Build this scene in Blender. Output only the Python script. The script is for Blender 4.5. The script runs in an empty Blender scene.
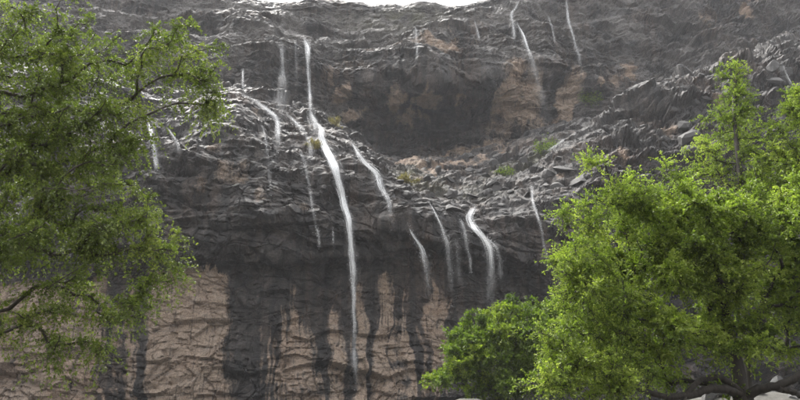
import bpy, math, random
import numpy as np
from mathutils import Vector

# ------------------------------------------------------------------ camera, sky, sun, exposure
scene = bpy.context.scene
col = scene.collection
F = 628.0                                  # focal length in pixels of the 800 px wide picture
PITCH = math.atan(196.0 / F)
EYE = np.array([0.0, 0.0, 1.6])
cam_data = bpy.data.cameras.new('camera')
cam_data.sensor_width = 36.0
cam_data.lens = F / 800.0 * 36.0
cam_data.clip_start = 0.1
cam_data.clip_end = 3000.0
cam = bpy.data.objects.new('camera', cam_data)
cam.location = EYE
cam.rotation_euler = (math.pi / 2 + PITCH, 0, 0)
col.objects.link(cam)
scene.camera = cam

SUN_EL, SUN_AZ = math.radians(60), math.radians(-35)   # azimuth from +Y towards +X
world = bpy.data.worlds.new('World')
scene.world = world
world.use_nodes = True
wn = world.node_tree
wn.nodes.clear()
w_out = wn.nodes.new('ShaderNodeOutputWorld')
w_bg = wn.nodes.new('ShaderNodeBackground')
w_sky = wn.nodes.new('ShaderNodeTexSky')
w_sky.sky_type = 'NISHITA'
w_sky.sun_disc = False
w_sky.sun_elevation = SUN_EL
w_sky.sun_rotation = SUN_AZ
w_sky.air_density = 1.6
w_sky.dust_density = 6.0
w_sky.ozone_density = 1.0
w_hsv = wn.nodes.new('ShaderNodeHueSaturation')
w_hsv.inputs['Saturation'].default_value = 0.10
w_bg.inputs['Strength'].default_value = 0.15
wn.links.new(w_sky.outputs[0], w_hsv.inputs['Color'])
wn.links.new(w_hsv.outputs[0], w_bg.inputs['Color'])
wn.links.new(w_bg.outputs[0], w_out.inputs['Surface'])

sun_data = bpy.data.lights.new('sun', 'SUN')
sun_data.energy = 1.2
sun_data.angle = math.radians(20)
sun_data.color = (1.0, 0.95, 0.87)
sun = bpy.data.objects.new('sun', sun_data)
sun_dir = Vector((math.sin(SUN_AZ) * math.cos(SUN_EL), math.cos(SUN_AZ) * math.cos(SUN_EL), math.sin(SUN_EL)))
sun.rotation_euler = (-sun_dir).to_track_quat('-Z', 'Y').to_euler()
sun.location = (0, 0, 150)
col.objects.link(sun)

scene.view_settings.view_transform = 'Standard'
scene.view_settings.look = 'None'
scene.view_settings.exposure = 2.0
scene.view_settings.gamma = 1.0
scene.render.engine = 'CYCLES'
scene.cycles.max_bounces = 6
scene.cycles.diffuse_bounces = 3
scene.cycles.transmission_bounces = 3
scene.cycles.transparent_max_bounces = 24
scene.cycles.volume_bounces = 0
scene.cycles.use_denoising = True

# ------------------------------------------------------------------ helpers
cP, sP = math.cos(PITCH), math.sin(PITCH)


def at(px, py, Y):
    """World point seen at a picture position, Y metres in front of the eye (arrays allowed)."""
    px, py, Y = np.broadcast_arrays(np.asarray(px, float), np.asarray(py, float), np.asarray(Y, float))
    dx = (px - 400.0) / F
    dy = (200.0 - py) / F
    vx, vy, vz = dx, cP - dy * sP, sP + dy * cP
    t = Y / vy
    return np.stack([vx * t, Y, vz * t + EYE[2]], -1)


def hash_u(ix, iy, iz, seed):
    h = (ix.astype(np.uint32) * np.uint32(374761393) + iy.astype(np.uint32) * np.uint32(668265263)
         + iz.astype(np.uint32) * np.uint32(2147483647 & 0x9E3779B1) + np.uint32((seed * 974711 + 12345) & 0xffffffff))
    h = (h ^ (h >> np.uint32(13))) * np.uint32(1274126177)
    h = (h ^ (h >> np.uint32(16))) * np.uint32(2246822519)
    return h ^ (h >> np.uint32(15))


def hash_f(ix, iy, iz, seed):
    return hash_u(ix, iy, iz, seed).astype(np.float32) * np.float32(1.0 / 4294967295.0)


def noise(p, seed=0):
    """Smooth 3D value-gradient noise, about -1..1."""
    p = np.asarray(p, np.float32)
    i0 = np.floor(p)
    f = p - i0
    i = i0.astype(np.int64)
    u = f * f * f * (f * (f * 6 - 15) + 10)
    out = np.zeros(p.shape[:-1], np.float32)
    for a in (0, 1):
        wx = u[..., 0] if a else 1 - u[..., 0]
        for b in (0, 1):
            wy = u[..., 1] if b else 1 - u[..., 1]
            for c in (0, 1):
                wz = u[..., 2] if c else 1 - u[..., 2]
                h = hash_u(i[..., 0] + a, i[..., 1] + b, i[..., 2] + c, seed)
                gx = (h & np.uint32(1023)).astype(np.float32) / 511.5 - 1
                gy = ((h >> np.uint32(10)) & np.uint32(1023)).astype(np.float32) / 511.5 - 1
                gz = ((h >> np.uint32(20)) & np.uint32(1023)).astype(np.float32) / 511.5 - 1
                out += wx * wy * wz * (gx * (f[..., 0] - a) + gy * (f[..., 1] - b) + gz * (f[..., 2] - c))
    return out * 1.25


def fbm(p, octaves, seed=0, gain=0.5):
    out, amp = 0, 1.0
    for o in range(octaves):
        out = out + amp * noise(p * (2.03 ** o), seed + o * 17)
        amp *= gain
    return out


def voronoi(p, seed, tilt=0.0):
    """Gap between the two nearest cell points, and the height of a tilted plane carried by the nearest cell."""
    p = np.asarray(p, np.float32)
    base = np.floor(p - 0.5).astype(np.int64)
    d1 = np.full(p.shape[:-1], 9.0, np.float32)
    d2 = d1.copy()
    h1 = np.zeros_like(d1)
    k = np.float32(1 / 1023)
    for a in (0, 1):
        for b in (0, 1):
            for c in (0, 1):
                ix, iy, iz = base[..., 0] + a, base[..., 1] + b, base[..., 2] + c
                h = hash_u(ix, iy, iz, seed)
                qx = p[..., 0] - (ix + 0.15 + 0.7 * k * (h & np.uint32(1023)))
                qy = p[..., 1] - (iy + 0.15 + 0.7 * k * ((h >> np.uint32(10)) & np.uint32(1023)))
                qz = p[..., 2] - (iz + 0.15 + 0.7 * k * ((h >> np.uint32(20)) & np.uint32(1023)))
                d = np.sqrt(qx * qx + qy * qy + qz * qz)
                g = hash_u(ix, iy, iz, seed + 5)
                plane = k * (g & np.uint32(1023)) - 0.5 + tilt * (
                    qx * (2 * k * ((g >> np.uint32(10)) & np.uint32(1023)) - 1)
                    + qz * (2 * k * ((g >> np.uint32(20)) & np.uint32(1023)) - 1.25))
                near = d < d1
                d2 = np.where(near, d1, np.minimum(d2, d))
                h1 = np.where(near, plane, h1)
                d1 = np.where(near, d, d1)
    return d2 - d1, h1.astype(np.float32)


def smooth(a, b, x):
    t = np.clip((x - a) / (b - a), 0, 1)
    return t * t * (3 - 2 * t)


def gauss1d(v, sigma):
    n = int(sigma * 3) + 1
    k = np.exp(-0.5 * (np.arange(-n, n + 1) / sigma) ** 2)
    k /= k.sum()
    return np.convolve(np.pad(v, n, mode='edge'), k, mode='valid')


def mesh_from(name, verts, faces, smooth_shade=True):
    """One mesh out of numpy arrays: faces is an (n, 4) or (n, 3) index array."""
    me = bpy.data.meshes.new(name)
    verts = np.ascontiguousarray(verts, np.float32)
    faces = np.ascontiguousarray(faces, np.int32)
    n, k = faces.shape
    me.vertices.add(len(verts))
    me.vertices.foreach_set('co', verts.ravel())
    me.loops.add(n * k)
    me.loops.foreach_set('vertex_index', faces.ravel())
    me.polygons.add(n)
    me.polygons.foreach_set('loop_start', np.arange(0, n * k, k, dtype=np.int32))
    me.update(calc_edges=True)
    if smooth_shade:
        me.shade_smooth()
    else:
        me.shade_flat()
    return me


def attribute(me, name, values):
    a = me.attributes.new(name, 'FLOAT', 'POINT')
    a.data.foreach_set('value', np.ascontiguousarray(values, np.float32).ravel())


def link(name, me, mat=None, parent=None):
    o = bpy.data.objects.new(name, me)
    if mat is not None and me is not None and len(me.materials) == 0:
        me.materials.append(mat)
    col.objects.link(o)
    if parent is not None:
        o.parent = parent
    return o


def tag(o, label=None, category=None, group=None, kind=None):
    if label:
        o['label'] = label
    if category:
        o['category'] = category
    if group:
        o['group'] = group
    if kind:
        o['kind'] = kind
    return o


# ------------------------------------------------------------------ materials
class NT:
    """Tiny node-tree helper."""
    def __init__(self, name):
        self.m = bpy.data.materials.new(name)
        self.m.use_nodes = True
        self.t = self.m.node_tree
        self.t.nodes.clear()
        self.out = self.t.nodes.new('ShaderNodeOutputMaterial')

    def n(self, kind, **inputs):
        nd = self.t.nodes.new('ShaderNode' + kind)
        for k, v in inputs.items():
            k = k.replace('_', ' ')
            if hasattr(v, 'is_output'):
                self.t.links.new(v, nd.inputs[k])
            else:
                nd.inputs[k].default_value = v
        return nd

    def attr(self, name):
        a = self.t.nodes.new('ShaderNodeAttribute')
        a.attribute_name = name
        return a.outputs['Fac']

    def math(self, op, a, b=0.0, c=0.0, clamp=False):
        nd = self.t.nodes.new('ShaderNodeMath')
        nd.operation = op
        nd.use_clamp = clamp
        for i, v in enumerate((a, b, c)):
            if hasattr(v, 'is_output'):
                self.t.links.new(v, nd.inputs[i])
            else:
                nd.inputs[i].default_value = v
        return nd.outputs[0]

    def mix(self, fac, a, b, mode='MIX'):
        nd = self.t.nodes.new('ShaderNodeMix')
        nd.data_type = 'RGBA'
        nd.blend_type = mode
        for key, v in ((0, fac), (6, a), (7, b)):
            if hasattr(v, 'is_output'):
                self.t.links.new(v, nd.inputs[key])
            else:
                nd.inputs[key].default_value = v if key == 0 else (*v, 1.0)[:4]
        return nd.outputs[2]

    def ramp(self, fac, stops):
        nd = self.t.nodes.new('ShaderNodeValToRGB')
        el = nd.color_ramp.elements
        while len(el) < len(stops):
            el.new(0.5)
        for e, (p, c) in zip(el, stops):
            e.position = p
            e.color = (*c, 1.0) if len(c) == 3 else c
        self.t.links.new(fac, nd.inputs[0])
        return nd.outputs[0]

    def noise(self, vec, scale, detail=4.0, rough=0.55):
        nd = self.n('TexNoise', Scale=scale, Detail=detail, Roughness=rough)
        if vec is not None:
            self.t.links.new(vec, nd.inputs['Vector'])
        return nd.outputs['Fac']

    def coords(self, scale=(1, 1, 1)):
        g = self.t.nodes.new('ShaderNodeTexCoord')
        mp = self.t.nodes.new('ShaderNodeMapping')
        mp.inputs['Scale'].default_value = scale
        self.t.links.new(g.outputs['Object'], mp.inputs['Vector'])
        return mp.outputs[0]

    def surface(self, sh):
        self.t.links.new(sh, self.out.inputs['Surface'])
        return self.m


def rock_material():
    k = NT('wet_cliff_rock')
    c = k.coords()
    big = k.noise(c, 0.16, 4)
    mid = k.noise(c, 0.9, 6, 0.65)
    fine = k.noise(c, 5.0, 6, 0.7)
    strat = k.noise(k.coords((0.12, 0.12, 1.5)), 1.0, 5, 0.6)
    drip = k.noise(k.coords((1.6, 0.6, 0.07)), 1.0, 4, 0.6)
    dm = k.math('ADD', k.math('MULTIPLY', mid, 0.55), k.math('MULTIPLY', fine, 0.45))
    dark = k.ramp(dm, [(0.36, (0.0108, 0.0094, 0.0088)), (0.5, (0.041, 0.0355, 0.0325)), (0.62, (0.114, 0.100, 0.090))])
    brown = k.ramp(fine, [(0.3, (0.045, 0.032, 0.024)), (0.7, (0.15, 0.105, 0.078))])
    dark = k.mix(k.math('MULTIPLY', k.ramp(big, [(0.48, (0, 0, 0)), (0.66, (1, 1, 1))]), 0.6), dark, brown)
    dark = k.mix(k.ramp(drip, [(0.42, (0.75, 0.75, 0.75)), (0.6, (0, 0, 0))]), dark, (0.014, 0.0135, 0.014))
    tan = k.ramp(fine, [(0.27, (0.125, 0.094, 0.071)), (0.42, (0.25, 0.19, 0.144)), (0.58, (0.34, 0.265, 0.205)), (0.75, (0.46, 0.375, 0.30))])
    tan = k.mix(k.math('MULTIPLY', k.ramp(big, [(0.45, (0, 0, 0)), (0.6, (1, 1, 1))]), 0.4), tan, (0.25, 0.165, 0.115))
    tan = k.mix(k.ramp(strat, [(0.38, (0.4, 0.4, 0.4)), (0.46, (0, 0, 0))]), tan, (0.13, 0.098, 0.075))
    seam = k.noise(k.coords((0.35, 0.35, 3.2)), 1.0, 4, 0.6)
    tan = k.mix(k.ramp(seam, [(0.35, (0.45, 0.45, 0.45)), (0.42, (0, 0, 0))]), tan, (0.055, 0.042, 0.034))
    runs = k.noise(k.coords((3.2, 1.2, 0.10)), 1.0, 5, 0.65)
    tan = k.mix(k.ramp(runs, [(0.35, (0.8, 0.8, 0.8)), (0.42, (0, 0, 0))]), tan, (0.040, 0.032, 0.027))
    tan = k.mix(k.math('MULTIPLY', k.ramp(mid, [(0.5, (0, 0, 0)), (0.7, (1, 1, 1))]), 0.4), tan, (0.24, 0.215, 0.19))
    warp = k.n('VectorMath')
    warp.operation = 'ADD'
    nz = k.n('TexNoise', Scale=0.5, Detail=4.0)
    k.t.links.new(c, nz.inputs['Vector'])
    k.t.links.new(k.coords((0.13, 0.13, 0.6)), warp.inputs[0])
    k.t.links.new(nz.outputs['Color'], warp.inputs[1])
    vor = k.n('TexVoronoi', Scale=1.0)
    vor.feature = 'DISTANCE_TO_EDGE'
    k.t.links.new(warp.outputs[0], vor.inputs['Vector'])
    gapw = k.math('ADD', vor.outputs['Distance'], k.math('MULTIPLY', k.math('SUBTRACT', mid, 0.5), 0.12))
    crack = k.ramp(gapw, [(0.0, (1, 1, 1)), (0.028, (0, 0, 0))])        # thin dark fracture lines
    tan = k.mix(k.math('MULTIPLY', crack, 0.3), tan, (0.03, 0.025, 0.021))
    ta = k.attr('dry')
    f = k.math('ADD', ta, k.math('MULTIPLY', k.math('SUBTRACT', fine, 0.5), 0.55))
    f = k.ramp(f, [(0.30, (0, 0, 0)), (0.56, (1, 1, 1))])
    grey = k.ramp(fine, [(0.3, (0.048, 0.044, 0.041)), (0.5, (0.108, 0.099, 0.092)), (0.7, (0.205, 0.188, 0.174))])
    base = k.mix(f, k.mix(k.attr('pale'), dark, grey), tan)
    moss = k.ramp(fine, [(0.35, (0.03, 0.035, 0.012)), (0.7, (0.12, 0.11, 0.045))])
    base = k.mix(k.attr('moss'), base, moss)
    grain = k.noise(c, 14.0, 4, 0.7)
    base = k.mix(1.0, base, k.ramp(grain, [(0.3, (0.45, 0.45, 0.45)), (0.7, (1.5, 1.5, 1.5))]), 'MULTIPLY')
    wet = k.math('SUBTRACT', 1.0, f)
    rough = k.ramp(mid, [(0.3, (0.42, 0.42, 0.42)), (0.7, (0.68, 0.68, 0.68))])
    rough = k.mix(wet, (0.8, 0.8, 0.8), rough)
    bmp = k.n('Bump', Strength=1.0, Distance=0.22,
              Height=k.math('ADD', k.math('ADD', k.math('MULTIPLY', mid, 0.5), k.math('MULTIPLY', fine, 0.7)), k.math('MULTIPLY', grain, 0.3)))
    p = k.n('BsdfPrincipled', Base_Color=base, Roughness=rough, Normal=bmp.outputs[0])
    p.inputs['Specular IOR Level'].default_value = 0.28
    return k.surface(p.outputs[0])


def simple_rock(name, lo, hi, rough=0.6, scale=3.0):
    k = NT(name)
    c = k.coords()
    f = k.noise(c, scale, 8, 0.68)
    g = k.noise(c, scale * 5, 5, 0.7)
    base = k.mix(k.math('MULTIPLY', g, 0.5), k.ramp(f, [(0.3, lo), (0.7, hi)]), lo)
    b = k.n('Bump', Strength=0.7, Distance=0.15, Height=k.math('ADD', f, k.math('MULTIPLY', g, 0.4)))
    p = k.n('BsdfPrincipled', Base_Color=base, Roughness=rough, Normal=b.outputs[0])
    return k.surface(p.outputs[0])


def leaf_material(name, stops, translucency=0.42):
    k = NT(name)
    c = k.ramp(k.attr('shade'), stops)
    p = k.n('BsdfPrincipled', Base_Color=c, Roughness=0.45)
    p.inputs['Specular IOR Level'].default_value = 0.4
    bright = k.mix(1.0, c, (1.1, 1.3, 0.6), 'MULTIPLY')
    tr = k.n('BsdfTranslucent', Color=bright)
    mx = k.n('MixShader', Fac=translucency)
    k.t.links.new(p.outputs[0], mx.inputs[1])
    k.t.links.new(tr.outputs[0], mx.inputs[2])
    return k.surface(mx.outputs[0])


def bark_material(name, lo, hi):
    k = NT(name)
    f = k.noise(k.coords((14, 14, 3)), 1.0, 6, 0.7)
    b = k.n('Bump', Strength=0.9, Distance=0.03, Height=f)
    p = k.n('BsdfPrincipled', Base_Color=k.ramp(f, [(0.3, lo), (0.7, hi)]), Roughness=0.75, Normal=b.outputs[0])
    return k.surface(p.outputs[0])


def water_material():
    """White broken water: streaky cover running down the fall, clear between the strands."""
    k = NT('white_water')
    a, l = k.attr('across'), k.attr('along')
    comb = k.n('CombineXYZ')
    k.t.links.new(k.math('MULTIPLY', a, 13.0), comb.inputs[0])
    k.t.links.new(k.math('MULTIPLY', l, 0.9), comb.inputs[1])
    k.t.links.new(k.attr('strand'), comb.inputs[2])
    st = k.noise(comb.outputs[0], 1.0, 5, 0.65)
    cov = k.ramp(st, [(0.40, (0, 0, 0)), (0.70, (1, 1, 1))])
    alpha = k.math('MULTIPLY', cov, k.attr('cover'), clamp=True)
    d = k.n('BsdfDiffuse', Color=(0.86, 0.87, 0.88, 1))
    tl = k.n('BsdfTranslucent', Color=(0.86, 0.87, 0.88, 1))
    m0 = k.n('MixShader', Fac=0.35)
    k.t.links.new(d.outputs[0], m0.inputs[1])
    k.t.links.new(tl.outputs[0], m0.inputs[2])
    tr = k.n('BsdfTransparent')
    m1 = k.n('MixShader', Fac=alpha)
    k.t.links.new(tr.outputs[0], m1.inputs[1])
    k.t.links.new(m0.outputs[0], m1.inputs[2])
    return k.surface(m1.outputs[0])


ROCK = rock_material()
BOULDER = simple_rock('wet_boulder', (0.022, 0.021, 0.020), (0.075, 0.070, 0.067), 0.75, 0.9)
PALE_STONE = simple_rock('pale_wadi_stone', (0.03, 0.029, 0.027), (0.12, 0.117, 0.11), 0.5, 2.2)
GRAVEL = simple_rock('gravel', (0.03, 0.028, 0.022), (0.085, 0.08, 0.066), 0.8, 2.5)
WATER = water_material()
LEAF_BRIGHT = leaf_material('bright_leaf', [(0.0, (0.074, 0.106, 0.018)), (0.5, (0.182, 0.236, 0.040)), (1.0, (0.33, 0.37, 0.085))], 0.5)
LEAF_LEFT = leaf_material('olive_leaf', [(0.0, (0.054, 0.073, 0.015)), (0.5, (0.116, 0.148, 0.031)), (1.0, (0.23, 0.255, 0.063))])
LEAF_DARK = leaf_material('deep_green_leaf', [(0.0, (0.044, 0.070, 0.010)), (0.5, (0.110, 0.158, 0.018)), (1.0, (0.21, 0.255, 0.034))], 0.48)
LEAF_DRY = leaf_material('dry_tuft_leaf', [(0.0, (0.09, 0.075, 0.025)), (0.5, (0.17, 0.14, 0.05)), (1.0, (0.28, 0.22, 0.09))], 0.3)
BARK = bark_material('dark_bark', (0.012, 0.010, 0.008), (0.05, 0.040, 0.032))
BARK_GREY = bark_material('grey_bark', (0.02, 0.017, 0.013), (0.085, 0.07, 0.055))

# ------------------------------------------------------------------ ground
gx = np.concatenate([np.linspace(-900, -60, 15)[:-1], np.linspace(-60, 60, 160), np.linspace(60, 900, 15)[1:]])
gy = np.concatenate([np.linspace(-400, 2, 20)[:-1], np.linspace(2, 75, 150), np.linspace(75, 900, 25)[1:]])
GX, GY = np.meshgrid(gx, gy)


def ground_z(x, y):
    p = np.stack([x * 0.22, y * 0.22, np.zeros_like(x)], -1)
    q = np.stack([x * 0.9, y * 0.9, np.ones_like(x)], -1)
    bank = 1.75 * np.exp(-((x - 14.5) / 5.5) ** 2 - ((y - 27) / 4.2) ** 2) + 1.5 * np.exp(-((x - 3.0) / 2.6) ** 2 - ((y - 29) / 2.2) ** 2)
    return bank + 0.5 * smooth(18, 62, y) + 0.28 * noise(p, 3) * smooth(3, 10, y) + 0.08 * noise(q, 5) - 0.02


def grid_faces(nr, nc):
    r, c = np.meshgrid(np.arange(nr - 1), np.arange(nc - 1), indexing='ij')
    a = (r * nc + c).ravel()
    return np.stack([a, a + 1, a + nc + 1, a + nc], -1)


gv = np.stack([GX, GY, ground_z(GX, GY)], -1).reshape(-1, 3)
ground = link('ground', mesh_from('ground', gv, grid_faces(len(gy), len(gx))), GRAVEL)
tag(ground, 'grey gravel valley floor at the foot of the cliff', 'ground', kind='structure')

# unseen slope behind the camera, added to shut out the low sky
hx = np.linspace(-320, 320, 90)
ht = np.linspace(0, 1, 40)
HX, HT = np.meshgrid(hx, ht)
HY = -34 - 75 * HT ** 0.8 - 0.0006 * HX ** 2 * -1.0
HZ = -1.0 + 66 * HT ** 1.15
hp = np.stack([HX, HY, HZ], -1)
hn = 7 * noise(hp * 0.03, 41) + 3 * noise(hp * 0.09, 42) + 1.2 * noise(hp * 0.3, 43)
hv_ = np.stack([HX, HY + hn, HZ + 0.6 * hn * smooth(0.05, 0.3, HT)], -1).reshape(-1, 3)
hill_blocker = link('hillside_blocker', mesh_from('hillside_blocker', hv_, grid_faces(40, 90)[:, ::-1]), simple_rock('hillside_blocker_rock', (0.05, 0.046, 0.042), (0.15, 0.138, 0.122), 0.85, 0.3))
tag(hill_blocker, 'unseen brown rocky slope added behind the camera to block the low sky', 'hillside_blocker', kind='structure')

# ------------------------------------------------------------------ the cliffs
PXC = np.concatenate([np.arange(-330, -24, 6.0), np.arange(-24, 826, 1.05), np.arange(826, 1130, 6.0)])


def row(knots, sigma=7.0):
    """A line along the cliff: (px, py, Y) knots, evened out and read at every column."""
    k = np.array(knots, float)
    fine = np.arange(-330, 1131, 1.0)
    py = gauss1d(np.interp(fine, k[:, 0], k[:, 1]), sigma)
    Y = gauss1d(np.interp(fine, k[:, 0], k[:, 2]), sigma * 1.6)
    return at(PXC, np.interp(PXC, fine, py), np.interp(PXC, fine, Y))


def sheet(rows, counts):
    """Catmull-Rom surface through the rows."""
    P = np.stack(rows, 0)
    P = np.concatenate([2 * P[:1] - P[1:2], P, 2 * P[-1:] - P[-2:-1]], 0)
    out = []
    for i, n in enumerate(counts):
        t = (np.arange(n) / n)[:, None, None]
        p0, p1, p2, p3 = P[i], P[i + 1], P[i + 2], P[i + 3]
        m1, m2 = 0.42 * (p2 - p0), 0.42 * (p3 - p1)
        h = 2 * t**3 - 3 * t**2 + 1, t**3 - 2 * t**2 + t, -2 * t**3 + 3 * t**2, t**3 - t**2
        out.append(h[0] * p1 + h[1] * m1 + h[2] * p2 + h[3] * m2)
    out.append(P[-2][None])
    return np.concatenate(out, 0)


def normals_of(S):
    du = np.gradient(S, axis=1)
    dv = np.gradient(S, axis=0)
    n = np.cross(du, dv)
    n /= np.linalg.norm(n, axis=-1, keepdims=True) + 1e-9
    return n


def picture_xy(S):
    """Where a surface point stands as (px, py): used only to look up the cliff's zones."""
    d = S - EYE
    fwd = d[..., 1] * cP + d[..., 2] * sP
    up = -d[..., 1] * sP + d[..., 2] * cP
    return 400 + F * d[..., 0] / fwd, 200 - F * up / fwd


def strata(S, thick, seed, dip=0.06):
    warp = 1.1 * noise(S * 0.07, seed + 1) + 0.35 * noise(S * 0.3, seed + 2)
    t = (S[..., 2] + dip * S[..., 0]) / thick + warp
    i = np.floor(t)
    f = t - i
    lat = S[..., 0] * 0.16 + S[..., 1] * 0.11

    def prot(j):
        base = hash_f(j.astype(np.int64), np.zeros_like(j, np.int64), np.zeros_like(j, np.int64), seed) * 2 - 1
        return 0.55 * base + noise(np.stack([lat / (thick ** 0.5), j * 7.31, np.zeros_like(lat)], -1), seed + 3)
    a, b = prot(i), prot(i + 1)
    return a + (b - a) * smooth(0.80, 1.0, f)


def rocky(S, amp_big, amp_str, amp_block, amp_small, seed, dip=0.06, billow=0.0):
    """Depth of natural rock: bulges, broken ledges, joints, blocks and roughness."""
    n1 = noise(S * 0.065, seed)
    d = amp_big * (n1 + 0.55 * noise(S * 0.15, seed + 1))
    w = S + 0.5 * np.stack([noise(S * 0.35, seed + 61), noise(S * 0.35, seed + 62), noise(S * 0.35, seed + 63)], -1)
    tilt = w.copy()
    tilt[..., 2] += dip * S[..., 0]
    d = d + amp_str * (strata(S, 4.2, seed + 20, dip) * 0.8 + strata(w, 1.6, seed + 40, dip) * 0.5 + strata(w, 0.62, seed + 50, dip) * 0.13)
    if billow:
        d = d + billow * (2.6 * np.abs(noise(w * np.array([0.11, 0.11, 0.16]), seed + 95)) + 1.3 * np.abs(noise(tilt * np.array([0.25, 0.25, 0.42]), seed + 96))
                          + 0.55 * np.abs(noise(tilt * np.array([0.6, 0.6, 1.1]), seed + 97)) + 0.22 * np.abs(noise(w * 1.6, seed + 98)))
    bed = np.abs(noise(tilt * np.array([0.10, 0.10, 0.62]), seed + 64))
    joint = np.abs(noise(tilt * np.array([0.42, 0.42, 0.13]), seed + 65))
    diag = np.abs(noise(tilt * np.array([0.30, 0.30, 0.34]), seed + 66))
    d = d - amp_block * (0.75 * (1 - smooth(0.0, 0.030, bed)) + 0.45 * (1 - smooth(0.0, 0.028, joint)) + 0.6 * (1 - smooth(0.0, 0.024, diag)))
    edge, r = voronoi(tilt * np.array([0.15, 0.15, 0.27]), seed + 69, 1.5)
    d = d + amp_block * r * 1.9 * smooth(-0.02, 0.06, edge)
    edge, r = voronoi(tilt * np.array([0.40, 0.40, 0.70]), seed + 70, 1.6)
    d = d + amp_block * r * 0.95 * smooth(-0.02, 0.06, edge)
    edge, r = voronoi(tilt * np.array([1.1, 1.1, 1.9]), seed + 80, 1.6)
    d = d + amp_small * r * 1.5 * smooth(-0.04, 0.07, edge)
    rid = 1 - np.abs(noise(w * 0.55, seed + 90)) * 2.4
    d = d + amp_small * (0.25 * rid + 0.25 * noise(S * 2.3, seed + 91) + 0.22 * noise(S * 4.4, seed + 92))
    return d


def ragged(px, py, S, seed):
    """Zone coordinates pushed about so that patches follow the rock instead of having clean outlines."""
    a = 9 * noise(S * 0.22, seed) + 4.5 * noise(S * 0.7, seed + 1) + 2.5 * noise(S * 1.9, seed + 2)
    b = 9 * noise(S * 0.2, seed + 3) + 6 * noise(S * np.array([0.9, 0.9, 0.25]), seed + 4) + 4 * noise(S * np.array([2.2, 2.2, 0.5]), seed + 5)
    return px + a, py + b


def blob(px, py, cx, cy, rx, ry, ang=0.0):
    c, s = math.cos(ang), math.sin(ang)
    x, y = px - cx, py - cy
    u, v = (x * c + y * s) / rx, (-x * s + y * c) / ry
    return np.clip(1.25 - np.sqrt(u * u + v * v), 0, 1)


# lower cliff: tan wall, dark wet bulge over it, rubble slope and right-hand ridge behind its edge
LIP = [(-330, 270, 52), (0, 270, 54), (100, 268, 55), (180, 263, 55), (240, 260, 55.5), (300, 268, 56), (345, 262, 57),
       (400, 250, 58), (440, 262, 59), (480, 280, 60), (560, 300, 61), (680, 310, 63), (800, 310, 64), (1130, 310, 64)]
EDGE = [(-330, 10, 63), (0, 60, 64.5), (100, 88, 65), (150, 104, 65.5), (200, 97, 66), (240, 93, 66.5), (280, 108, 66.5),
        (320, 127, 66), (350, 142, 65.5), (380, 170, 65), (410, 190, 65), (440, 202, 65), (480, 206, 65), (520, 194, 67),
        (545, 181, 68.5), (562, 163, 70), (600, 130, 72), (640, 100, 74), (700, 76, 76), (760, 60, 77), (800, 47, 78), (1130, -60, 83)]
SLOPE = [(-330, 20, 80), (0, 64, 82), (100, 90, 82), (200, 95, 82), (240, 91, 82), (280, 102, 82), (300, 112, 83), (330, 124, 84), (360, 145, 86),
         (400, 166, 88), (450, 161, 89), (500, 147, 90), (550, 131, 91), (580, 120, 92), (610, 128, 93), (640, 108, 94),
         (700, 84, 96), (800, 58, 99), (1130, -40, 103)]


def between(a, b, t, dY=0.0):
    A, B = np.array(a, float), np.array(b, float)
    x = np.union1d(A[:, 0], B[:, 0])
    py = (1 - t) * np.interp(x, A[:, 0], A[:, 1]) + t * np.interp(x, B[:, 0], B[:, 1])
    Y = (1 - t) * np.interp(x, A[:, 0], A[:, 2]) + t * np.interp(x, B[:, 0], B[:, 2]) + dY
    return list(zip(x, py, Y))


def shift(a, dpy, dY):
    return [(x, y + dpy, Y + dY) for x, y, Y in a]


BASE = [(x, 416, Y - 0.8) for x, _, Y in LIP]
rowsA = [row(shift(BASE, 26, -1.0)), row(BASE), row(between(BASE, LIP, 0.5, 0.5)), row(shift(LIP, 12, 0.8)), row(shift(LIP, -14, -0.3)),
         row(between(LIP, EDGE, 0.36, -3.9)), row(between(LIP, EDGE, 0.68, -4.6)), row(EDGE),
         row(between(EDGE, SLOPE, 0.5, 0.4)), row(SLOPE), row(shift(SLOPE, 10, 14))]
S = sheet(rowsA, [6, 60, 62, 26, 58, 66, 66, 62, 56, 8])
ax, ay = picture_xy(S)
N = normals_of(S)
lipY = np.interp(ax, [k[0] for k in LIP], [k[1] for k in LIP])
edgeY = np.interp(ax, [k[0] for k in EDGE], [k[1] for k in EDGE])
row_id = np.repeat(np.arange(S.shape[0])[:, None], S.shape[1], 1)
lip_row = 6 + 60 + 62 + 13
edge_row = 6 + 60 + 62 + 26 + 58 + 66 + 66
wavy_row = row_id + 16 * noise(S * 0.13, 71) + 7 * noise(S * 0.45, 72)
wall = 1 - smooth(lip_row - 12, lip_row + 8, wavy_row)                   # 1 on the tan wall below the lip
wall = wall * (1 - smooth(455, 520, ax))
rubble = smooth(edge_row - 12, edge_row + 12, row_id)
ridge = smooth(560, 620, ax) * (1 - wall)
dA = rocky(S, 2.1, 0.70, 0.28, 0.10, 11, 0.12, 0.8)
dB = rocky(S, 0.9, 0.10, 0.24, 0.08, 12, 0.03, 0.10) * (1 + 0.6 * smooth(320, 380, ay))
dC = rocky(S, 1.6, 1.1, 0.7, 0.17, 13, -0.30, 0.6)
D = dA * (1 - wall) + dB * wall
mixr = np.maximum(ridge, 0.75 * rubble)
calm = (1 - 0.1 * rubble * (1 - ridge)) * (1 - 0.3 * smooth(0.35, 0.85, np.abs(N[..., 2])))
D = (D * (1 - mixr) + dC * mixr) * calm
lowfade = 1 - 0.5 * (1 - smooth(2, 12, row_id))
SA = S - N * (D * lowfade)[..., None] if N[200, 500, 1] > 0 else S + N * (D * lowfade)[..., None]


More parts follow.
